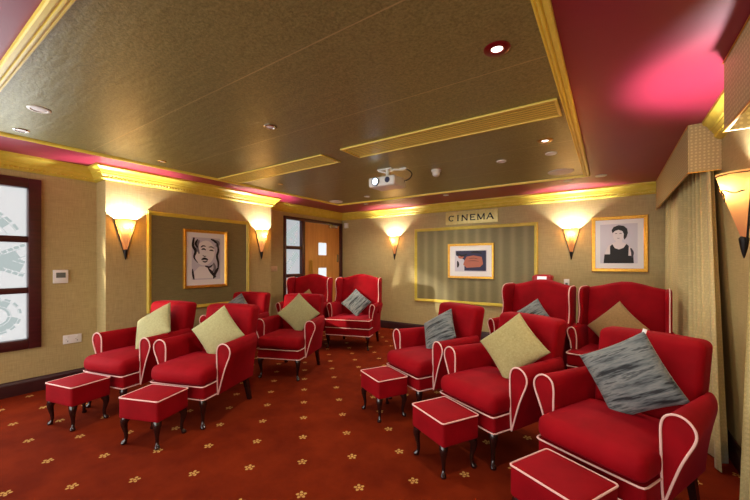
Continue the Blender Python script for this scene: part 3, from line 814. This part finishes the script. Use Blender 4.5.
# CINEMA sign
t = thing('wall_sign', 'pale gold plaque reading CINEMA in black above the striped panel', 'sign', (-1.965, YB, 2.068), 0)
MB().box((-.452, -.016, -.112), (.452, 0, .112), .002).build('sign_board', M['sign'], t)
def bar(mb, p, q, w):
    p, q = Vector((p[0], 0, p[1])), Vector((q[0], 0, q[1])); d_ = (q-p).normalized(); nn = Vector((-d_.z, 0, d_.x))*w/2
    pts = [p-nn, q-nn, q+nn, p+nn]; mb.prism([(v.x, v.z) for v in pts], 1, -.0195, -.0155)
lw, lh, sw = .052, .052, .021
def serif(mb, x, z): mb.box((x-.017, -.0195, z-.004), (x+.017, -.0155, z+.004))
for i, ch in enumerate('CINEMA'):
    mb = MB()
    if ch == 'C':
        P = [(lw*1.0*math.cos(a_), lh*math.sin(a_)) for a_ in [math.radians(42+276*j/22) for j in range(23)]]
        I = [((lw-sw)*math.cos(a_), (lh-sw*.8)*math.sin(a_)) for a_ in [math.radians(42+276*j/22) for j in range(23)]]
        for j in range(22): mb.prism([P[j], P[j+1], I[j+1], I[j]], 1, -.0195, -.0155)
        bar(mb, (.042, .020), (.042, .050), .012)
    elif ch == 'I': bar(mb, (0, -lh), (0, lh), sw); serif(mb, 0, lh-.003); serif(mb, 0, -lh+.003)
    elif ch == 'N':
        bar(mb, (-.043, -lh), (-.043, lh), .017); bar(mb, (.043, -lh), (.043, lh), .017); bar(mb, (-.040, lh-.006), (.040, -lh+.006), .021); serif(mb, -.045, -lh+.003); serif(mb, .045, lh-.003)
    elif ch == 'E':
        bar(mb, (-.034, -lh), (-.034, lh), sw)
        for z_, x_ in ((lh-.008, .042), (0, .028), (-lh+.008, .044)): bar(mb, (-.03, z_), (x_, z_), .016)
        bar(mb, (.040, lh-.022), (.040, lh), .007); bar(mb, (.042, -lh), (.042, -lh+.022), .007)
    elif ch == 'M':
        bar(mb, (-.052, -lh), (-.052, lh), .017); bar(mb, (.052, -lh), (.052, lh), .020); bar(mb, (-.050, lh-.006), (0, -lh+.006), .021); bar(mb, (.050, lh-.006), (0, -lh+.006), .017); serif(mb, -.052, -lh+.003); serif(mb, .052, -lh+.003)
    else:
        bar(mb, (-.052, -lh), (0, lh), .017); bar(mb, (.052, -lh), (0, lh), .022); bar(mb, (-.030, -.018), (.030, -.018), .014); serif(mb, -.052, -lh+.003); serif(mb, .052, -lh+.003)
    o = mb.build('letter', M['black'], t, smooth=False); o.location = ((-.345, -.225, -.105, .035, .175, .325)[i], 0, -.004)

# ------------------------------------------------------------------ ceiling fittings
HC = H-.012
def disc(name, label, cat, x, y, r, z, mat, kind, group):
    t = thing(name, label, cat, (x, y, z), 0, group)
    if kind == 'speaker':
        MB().lathe([(r, 0), (r, -.004), (r*.95, -.009), (r*.88, -.009), (r*.86, -.005)], 32).build('rim', M['white'], t)
        MB().lathe([(r*.87, -.003), (r*.87, -.0065), (r*.5, -.009), (.001, -.0095)], 32).build('grille', M['paper'], t)
    else:
        q = .45 if kind == 'lit' else .66
        MB().lathe([(r, 0), (r, -.004), (r*.92, -.008), (r*(q+.06), -.008), (r*q, -.003)], 28).build('rim', M[mat], t)
        MB().lathe([(r*q, -.002), (r*q*.9, -.004), (r*q*.5, -.006), (.001, -.007)], 24).build('lamp', M['lampglow'] if kind == 'lit' else M['paper'], t)
    return t
g = 'ceiling downlights'
disc('downlight', 'large round white downlight at the upper left of the bronze ceiling', 'downlight', -3.178, .672, .062, HC, 'white', 'off', g)
disc('downlight', 'small chrome downlight tight in the near left corner of the bronze ceiling', 'downlight', -3.80, .70, .050, HC, 'chrome', 'off', g)
disc('downlight', 'small downlight above the window-side armchair near the left moulding', 'downlight', -3.781, 1.72, .040, HC, 'brass', 'off', g)
disc('downlight', 'chrome downlight out in the middle of the bronze ceiling above the sage cushion armchair', 'downlight', -2.137, 1.74, .048, HC, 'chrome', 'off', g)
disc('downlight', 'red-rimmed lit downlight beside the right gold moulding, nearest the camera', 'downlight', -.451, 1.716, .062, HC, 'redrim', 'lit', g)
disc('downlight', 'brass lit downlight just past the long vent by the right moulding', 'downlight', -.455, 3.239, .062, HC, 'brass', 'lit', g)
disc('downlight', 'small white disc between the brass downlight and the large speaker', 'downlight', -.462, 3.653, .052, HC, 'white', 'off', g)
disc('downlight', 'small white disc to the left of the white pair by the right moulding', 'downlight', -.916, 3.657, .050, HC, 'white', 'off', g)
disc('downlight', 'small white disc near the far left corner of the bronze ceiling, right of the speaker', 'downlight', -3.155, 4.45, .045, HC, 'white', 'off', g)
disc('downlight', 'tiny dark downlight beyond the short vent by the left moulding', 'downlight', -3.60, 3.10, .032, HC, 'brass', 'off', g)
disc('downlight', 'small white disc on the red border above the CINEMA sign', 'downlight', -2.107, 5.083, .045, H, 'white', 'off', g)
disc('downlight', 'small white disc on the red border at the far left near the door', 'downlight', -3.61, 5.06, .040, H, 'white', 'off', g)
disc('downlight', 'small white disc on the red border above the sconce by the portrait in black', 'downlight', -.447, 5.081, .050, H, 'white', 'off', g)
disc('downlight', 'white disc on the red border near the curtain pelmet', 'downlight', -.09, 4.98, .062, H, 'white', 'off', g)
disc('ceiling_speaker', 'large round white ceiling speaker at the far left corner by the door', 'speaker', -3.851, 4.52, .115, HC, 'white', 'speaker', 'round ceiling speakers')
disc('ceiling_speaker', 'large round white ceiling speaker at the far right corner of the bronze ceiling', 'speaker', -.464, 4.46, .135, HC, 'white', 'speaker', 'round ceiling speakers')
t = thing('smoke_detector', 'white smoke detector hanging from the bronze ceiling right of the projector', 'smoke detector', (-1.608, 3.60, HC), 0)
MB().lathe([(.055, 0), (.055, -.018), (.048, -.024)], 24).build('base', M['white'], t)
MB().lathe([(.040, -.02), (.044, -.045), (.036, -.065), (.015, -.075)], 24).build('sensor_head', M['white'], t)

def vent(label, x0, x1, y0, y1):
    t = thing('air_vent', label, 'air vent', ((x0+x1)/2, (y0+y1)/2, HC), 0, 'gold ceiling vents'); w2 = (x1-x0)/2; d2 = (y1-y0)/2
    mb = MB(); f = .020
    for lo, hi in (((-w2, -d2), (w2, -d2+f)), ((-w2, d2-f), (w2, d2)), ((-w2, -d2+f), (-w2+f, d2-f)), ((w2-f, -d2+f), (w2, d2-f))): mb.box((lo[0], lo[1], -.014), (hi[0], hi[1], 0), .003)
    mb.build('frame', M['goldvent'], t)
    MB().box((-w2+f, -d2+f, -.0025), (w2-f, d2-f, 0)).build('backing', M['dark'], t, smooth=False)
    mb = MB(); n = 7; sp = (2*d2-2*f)/n
    for i in range(n):
        y = -d2+f+sp*(i+.5); mb.box((-w2+f, -sp*.30, -.003), (w2-f, sp*.30, 0), .001, 1, Matrix.Translation((0, y, -.004)) @ Matrix.Rotation(math.radians(-6), 4, 'X'))
    mb.build('louvres', M['goldvent'], t)
vent('long gold slatted ceiling vent ending by the right moulding, next to the projector', -2.03, -.275, 2.435, 2.735)
vent('shorter gold slatted ceiling vent at the left, above the portrait wall', -4.0, -2.275, 2.455, 2.745)

# projector
t = thing('projector', 'white ceiling projector with glowing lens hanging on a short pole', 'projector', (-2.03, 3.25, HC), 0)
mb = MB().box((-.12, -.03, -.012), (.06, .05, 0), .003); mb.tube([(-.11, -.02, -.014), (-.03, .02, -.04), (.05, .04, -.014)], .010, 6); mb.tube([(.05, .02, -.012), (.14, .05, -.02), (.17, .08, -.012)], .010, 6)
mb.box((.12, .05, -.018), (.20, .11, 0), .003)
mb.build('ceiling_bracket', M['white'], t)
MB().lathe([(.020, 0), (.020, -.09), (.028, -.095), (.028, -.115)], 16).build('pole', M['white'], t)
body = MB().rbox((.01, -.02, -.165), (.33, .26, .105), .022, 4).build('body', M['white'], t)
Rx = Matrix.Rotation(PI/2, 4, 'X')
MB().lathe([(.045, 0), (.045, .022), (.036, .026), (.034, .012)], 24, Matrix.Translation((-.055, -.145, -.165)) @ Rx).build('lens_ring', M['grey'], t)
MB().lathe([(.034, .014), (.02, .02), (.001, .022)], 20, Matrix.Translation((-.055, -.145, -.165)) @ Rx).build('lens', M['lens'], t)
MB().lathe([(.030, 0), (.030, .006), (.02, .008)], 20, Matrix.Translation((.09, -.148, -.16)) @ Rx).build('vent_ring', M['blue'], t)
MB().tube(arc3([(.17, .06, -.15), (.24, .06, -.13), (.265, .07, -.08), (.22, .08, -.03), (.17, .08, -.01)], 4), .006, 6).build('cable', M['dark'], t)

# small wall fittings
t = thing('thermostat', 'white digital thermostat on the wall beside the frosted window', 'thermostat', (XW, 1.180, 1.148), PI/2)
MB().box((-.060, -.022, -.070), (.060, .006, .070), .004).build('case', M['white'], t); MB().box((-.038, -.0235, -.012), (.038, -.021, .042)).build('screen', M['grey'], t)
t = thing('wall_socket', 'white double power socket low on the wall beside the frosted window', 'socket', (XW, 1.278, .475), PI/2)
MB().box((-.078, -.010, -.046), (.078, 0, .046), .003).build('plate', M['white'], t)
for sx in (-1, 1):
    MB().box((sx*.040-.010, -.013, .016), (sx*.040+.010, -.0095, .034), .001).build('rocker', M['white'], t)
    MB().box((sx*.040-.003, -.0107, -.026), (sx*.040+.003, -.0098, -.012)).add([(sx*.040-.016, -.0104, -.004), (sx*.040-.008, -.0104, -.004), (sx*.040-.008, -.0104, .001), (sx*.040-.016, -.0104, .001)], [(0, 1, 2, 3)]).build('pin_hole', M['grey'], t)
t = thing('light_switch', 'pale double light switch beside the door frame', 'light switch', (XW, 3.985, 1.185), PI/2)
MB().box((-.075, -.010, -.045), (.075, 0, .045), .003).build('plate', M['pinkish'], t)
for sx in (-1, 1): MB().box((sx*.033-.012, -.014, -.018), (sx*.033+.012, -.0095, .018), .001).build('rocker', M['pinkish'], t)
t = thing('motion_sensor', 'small white sensor box on the back wall beside the door corner', 'sensor', (-4.66, YB, 2.078), 0)
MB().box((-.045, -.05, -.055), (.045, 0, .055), .008).build('case', M['white'], t); MB().rbox((0, -.05, -.015), (.06, .02, .04), .009, 2).build('sensor_lens', M['paper'], t)
t = thing('wall_plate', 'small white wall plate seen in the gap between the two right wing chairs', 'wall plate', (-.53, YB, .965), 0)
MB().box((-.035, -.012, -.085), (.035, 0, .085), .003).build('plate', M['white'], t); MB().box((-.016, -.016, -.05), (.016, -.011, .03), .002).build('rocker', M['grey'], t)
# lit red box on a small table behind the wing chair
t = thing('lit_box', 'red box with a glowing white front showing above the wing chair by the striped panel', 'box', (-.825, YB-.16, .83), 0)
MB().box((-.135, -.10, 0), (.135, .10, .275), .03, 3).build('case', M['redbox'], t); MB().box((-.062, -.104, .20), (.062, -.098, .262)).build('lit_panel', M['signlight'], t)
MB().box((-.10, -.07, .272), (.10, .07, .285), .004).build('lid', M['redbox'], t)
t = thing('side_table', 'dark wooden side table behind the wing chair, under the red lit box', 'table', (-.825, YB-.17, 0), 0)
MB().box((-.17, -.14, .79), (.17, .14, .83), .006).build('table_top', M['mahogany'], t)
for sx in (-1, 1):
    for sy in (-1, 1): MB().box((sx*.14-.016, sy*.11-.016, 0), (sx*.14+.016, sy*.11+.016, .79), .003).build('leg', M['mahogany'], t)

# ------------------------------------------------------------------ pelmets and curtains on the right wall
def pelmet(label, y0, y1):
    t = thing('pelmet', label, 'pelmet', (0, 0, 0), 0, 'dotted pelmets')
    mb = MB().box((VX, y0, 1.975), (VX+.012, y1, H-.002)); mb.box((VX+.012, y1-.012, 1.975), (XR-.002, y1, H-.002)); mb.box((VX+.012, y0, 1.975), (XR-.002, y0+.012, H-.002)); mb.box((VX+.012, y0+.012, H-.014), (XR-.002, y1-.012, H-.002))
    mb.build('cloth_box', M['valance'], t, smooth=False)
    mb = MB().tube([(XR-.004, y0-.003, 1.975), (VX-.002, y0-.003, 1.975), (VX-.003, y1, 1.975)], .004, 6); mb.tube([(VX-.002, y0-.002, H-.008), (VX-.003, y1, H-.008)], .004, 6)
    mb.build('edging', M['goldframe'], t)
    return t
pelmet('dotted gold fabric pelmet above the far curtain, reaching to the back wall', 3.516, YB-.115)
pelmet('dotted gold fabric pelmet at the upper right edge, nearest the camera', .4, 2.51)
def curtain(label, top, bot, z1, folds, amp):
    """cloth hanging from plan path top to plan path bot"""
    n = folds*10; m = 14; V = []; F = []
    ip = lambda path, f: Vector(path[0]).lerp(Vector(path[1]), f)
    for j in range(m+1):
        g = j/m; z = z1*(1-g)+.012*g
        for i in range(n+1):
            f = i/n; p = ip(top, f).lerp(ip(bot, f), max(0, (1.95-z)/1.95))
            ph = f*folds*2*PI
            sh = math.sin(ph)+.25*math.sin(2*ph+1.3+f*9)
            a_ = amp*(.75+.35*g)*(1+.3*math.sin(f*17))
            d2 = (Vector(top[1])-Vector(top[0])).normalized(); nn = Vector((-d2.y, d2.x))
            q = p+nn*a_*sh+d2*amp*.5*math.sin(2*ph)
            V.append((q.x, q.y, z))
    for j in range(m):
        for i in range(n): F.append((j*(n+1)+i, j*(n+1)+i+1, (j+1)*(n+1)+i+1, (j+1)*(n+1)+i))
    o = MB().add(V, F).build('curtain', M['curtain'], None, True, 80)
    md = o.modifiers.new('thickness', 'SOLIDIFY'); md.thickness = .004; md.offset = 0
    tag(o, label, 'curtain', 'sage gold curtains'); return o
curtain('sage gold dotted curtain hanging beside the wing chair, full length', [(.625, 3.545), (.590, 5.66)], [(.575, 2.95), (.590, 5.66)], 2.31, 13, .032)
curtain('sage gold dotted curtain at the right edge of the photo, nearest the camera', [(.580, .6), (.585, 2.42)], [(.545, .6), (.525, 2.37)], 2.31, 12, .034)

# ------------------------------------------------------------------ light
def lamp(name, typ, loc, energy, color, **k):
    L = bpy.data.lights.new(name, typ); L.energy = energy; L.color = color
    for a, v in k.items():
        if a not in ('aim',): setattr(L, a, v)
    o = bpy.data.objects.new(name, L); COL.objects.link(o); o.location = loc
    if 'aim' in k: o.rotation_euler = (Vector(k['aim'])-Vector(loc)).to_track_quat('-Z', 'Y').to_euler()
    return o
# low sun through the left window
lamp('low_sun', 'SPOT', (-5.75, -3.9, 2.45), 20000, (1, .90, .74), spot_size=math.radians(15.5), spot_blend=.2, shadow_soft_size=.05, aim=(-3.09, 3.64, .85))
# daylight of the left window
lamp('window_daylight', 'AREA', (XW+.06, -.25, 1.28), 30, (.88, .95, 1), shape='RECTANGLE', size=2.4, size_y=1.5, aim=(0, -.25, 1.1))
# two lit downlights by the right moulding; the others are added fill
for (x, y) in ((-.451, 1.716), (-.455, 3.239), (-2.137, 1.74), (-3.178, .672), (-3.155, 4.45), (-1.75, 4.3)):
    lamp('downlight_and_fill_lamp', 'SPOT', (x, y, HC-.02), 34, (1, .92, .80), spot_size=math.radians(150), spot_blend=.9, shadow_soft_size=.05, aim=(x, y, 0))
for (x, y, e) in ((-2.107, 5.083, 26), (-.447, 5.081, 22), (-3.61, 5.06, 30), (-.09, 4.98, 12)):  # added fill below the unlit border discs, brightens back wall and door
    lamp('border_fill_lamp', 'SPOT', (x, y, H-.02), e, (1, .92, .80), spot_size=math.radians(150), spot_blend=.9, shadow_soft_size=.05, aim=(x, y, 0))
# the rest of the room, open behind the camera, lets in soft daylight
W = bpy.data.worlds.new('World'); S.world = W; W.use_nodes = True
W.node_tree.nodes['Background'].inputs[0].default_value = (1, .97, .93, 1); W.node_tree.nodes['Background'].inputs[1].default_value = 2.6
po = lamp('room_opening', 'AREA', (-2.06, Y0, H/2), 1, (1, 1, 1), shape='RECTANGLE', size=5.4, size_y=H, aim=(-2.06, 0, H/2)); po.data.cycles.is_portal = True

# ------------------------------------------------------------------ camera
cam = bpy.data.cameras.new('camera'); co = bpy.data.objects.new('camera', cam); COL.objects.link(co); S.camera = co
cam.sensor_width = 36; cam.lens = 347.8/750*36; cam.shift_y = 12.1/750; cam.clip_start = .05
co.location = (0, 0, 1.3); co.rotation_euler = (PI/2, 0, .5943)
S.view_settings.view_transform = 'Standard'; S.view_settings.look = 'None'; S.view_settings.exposure = .72; S.view_settings.gamma = 1
S.view_settings.use_curve_mapping = False
S.cycles.max_bounces = 8; S.cycles.diffuse_bounces = 5; S.cycles.sample_clamp_indirect = 6
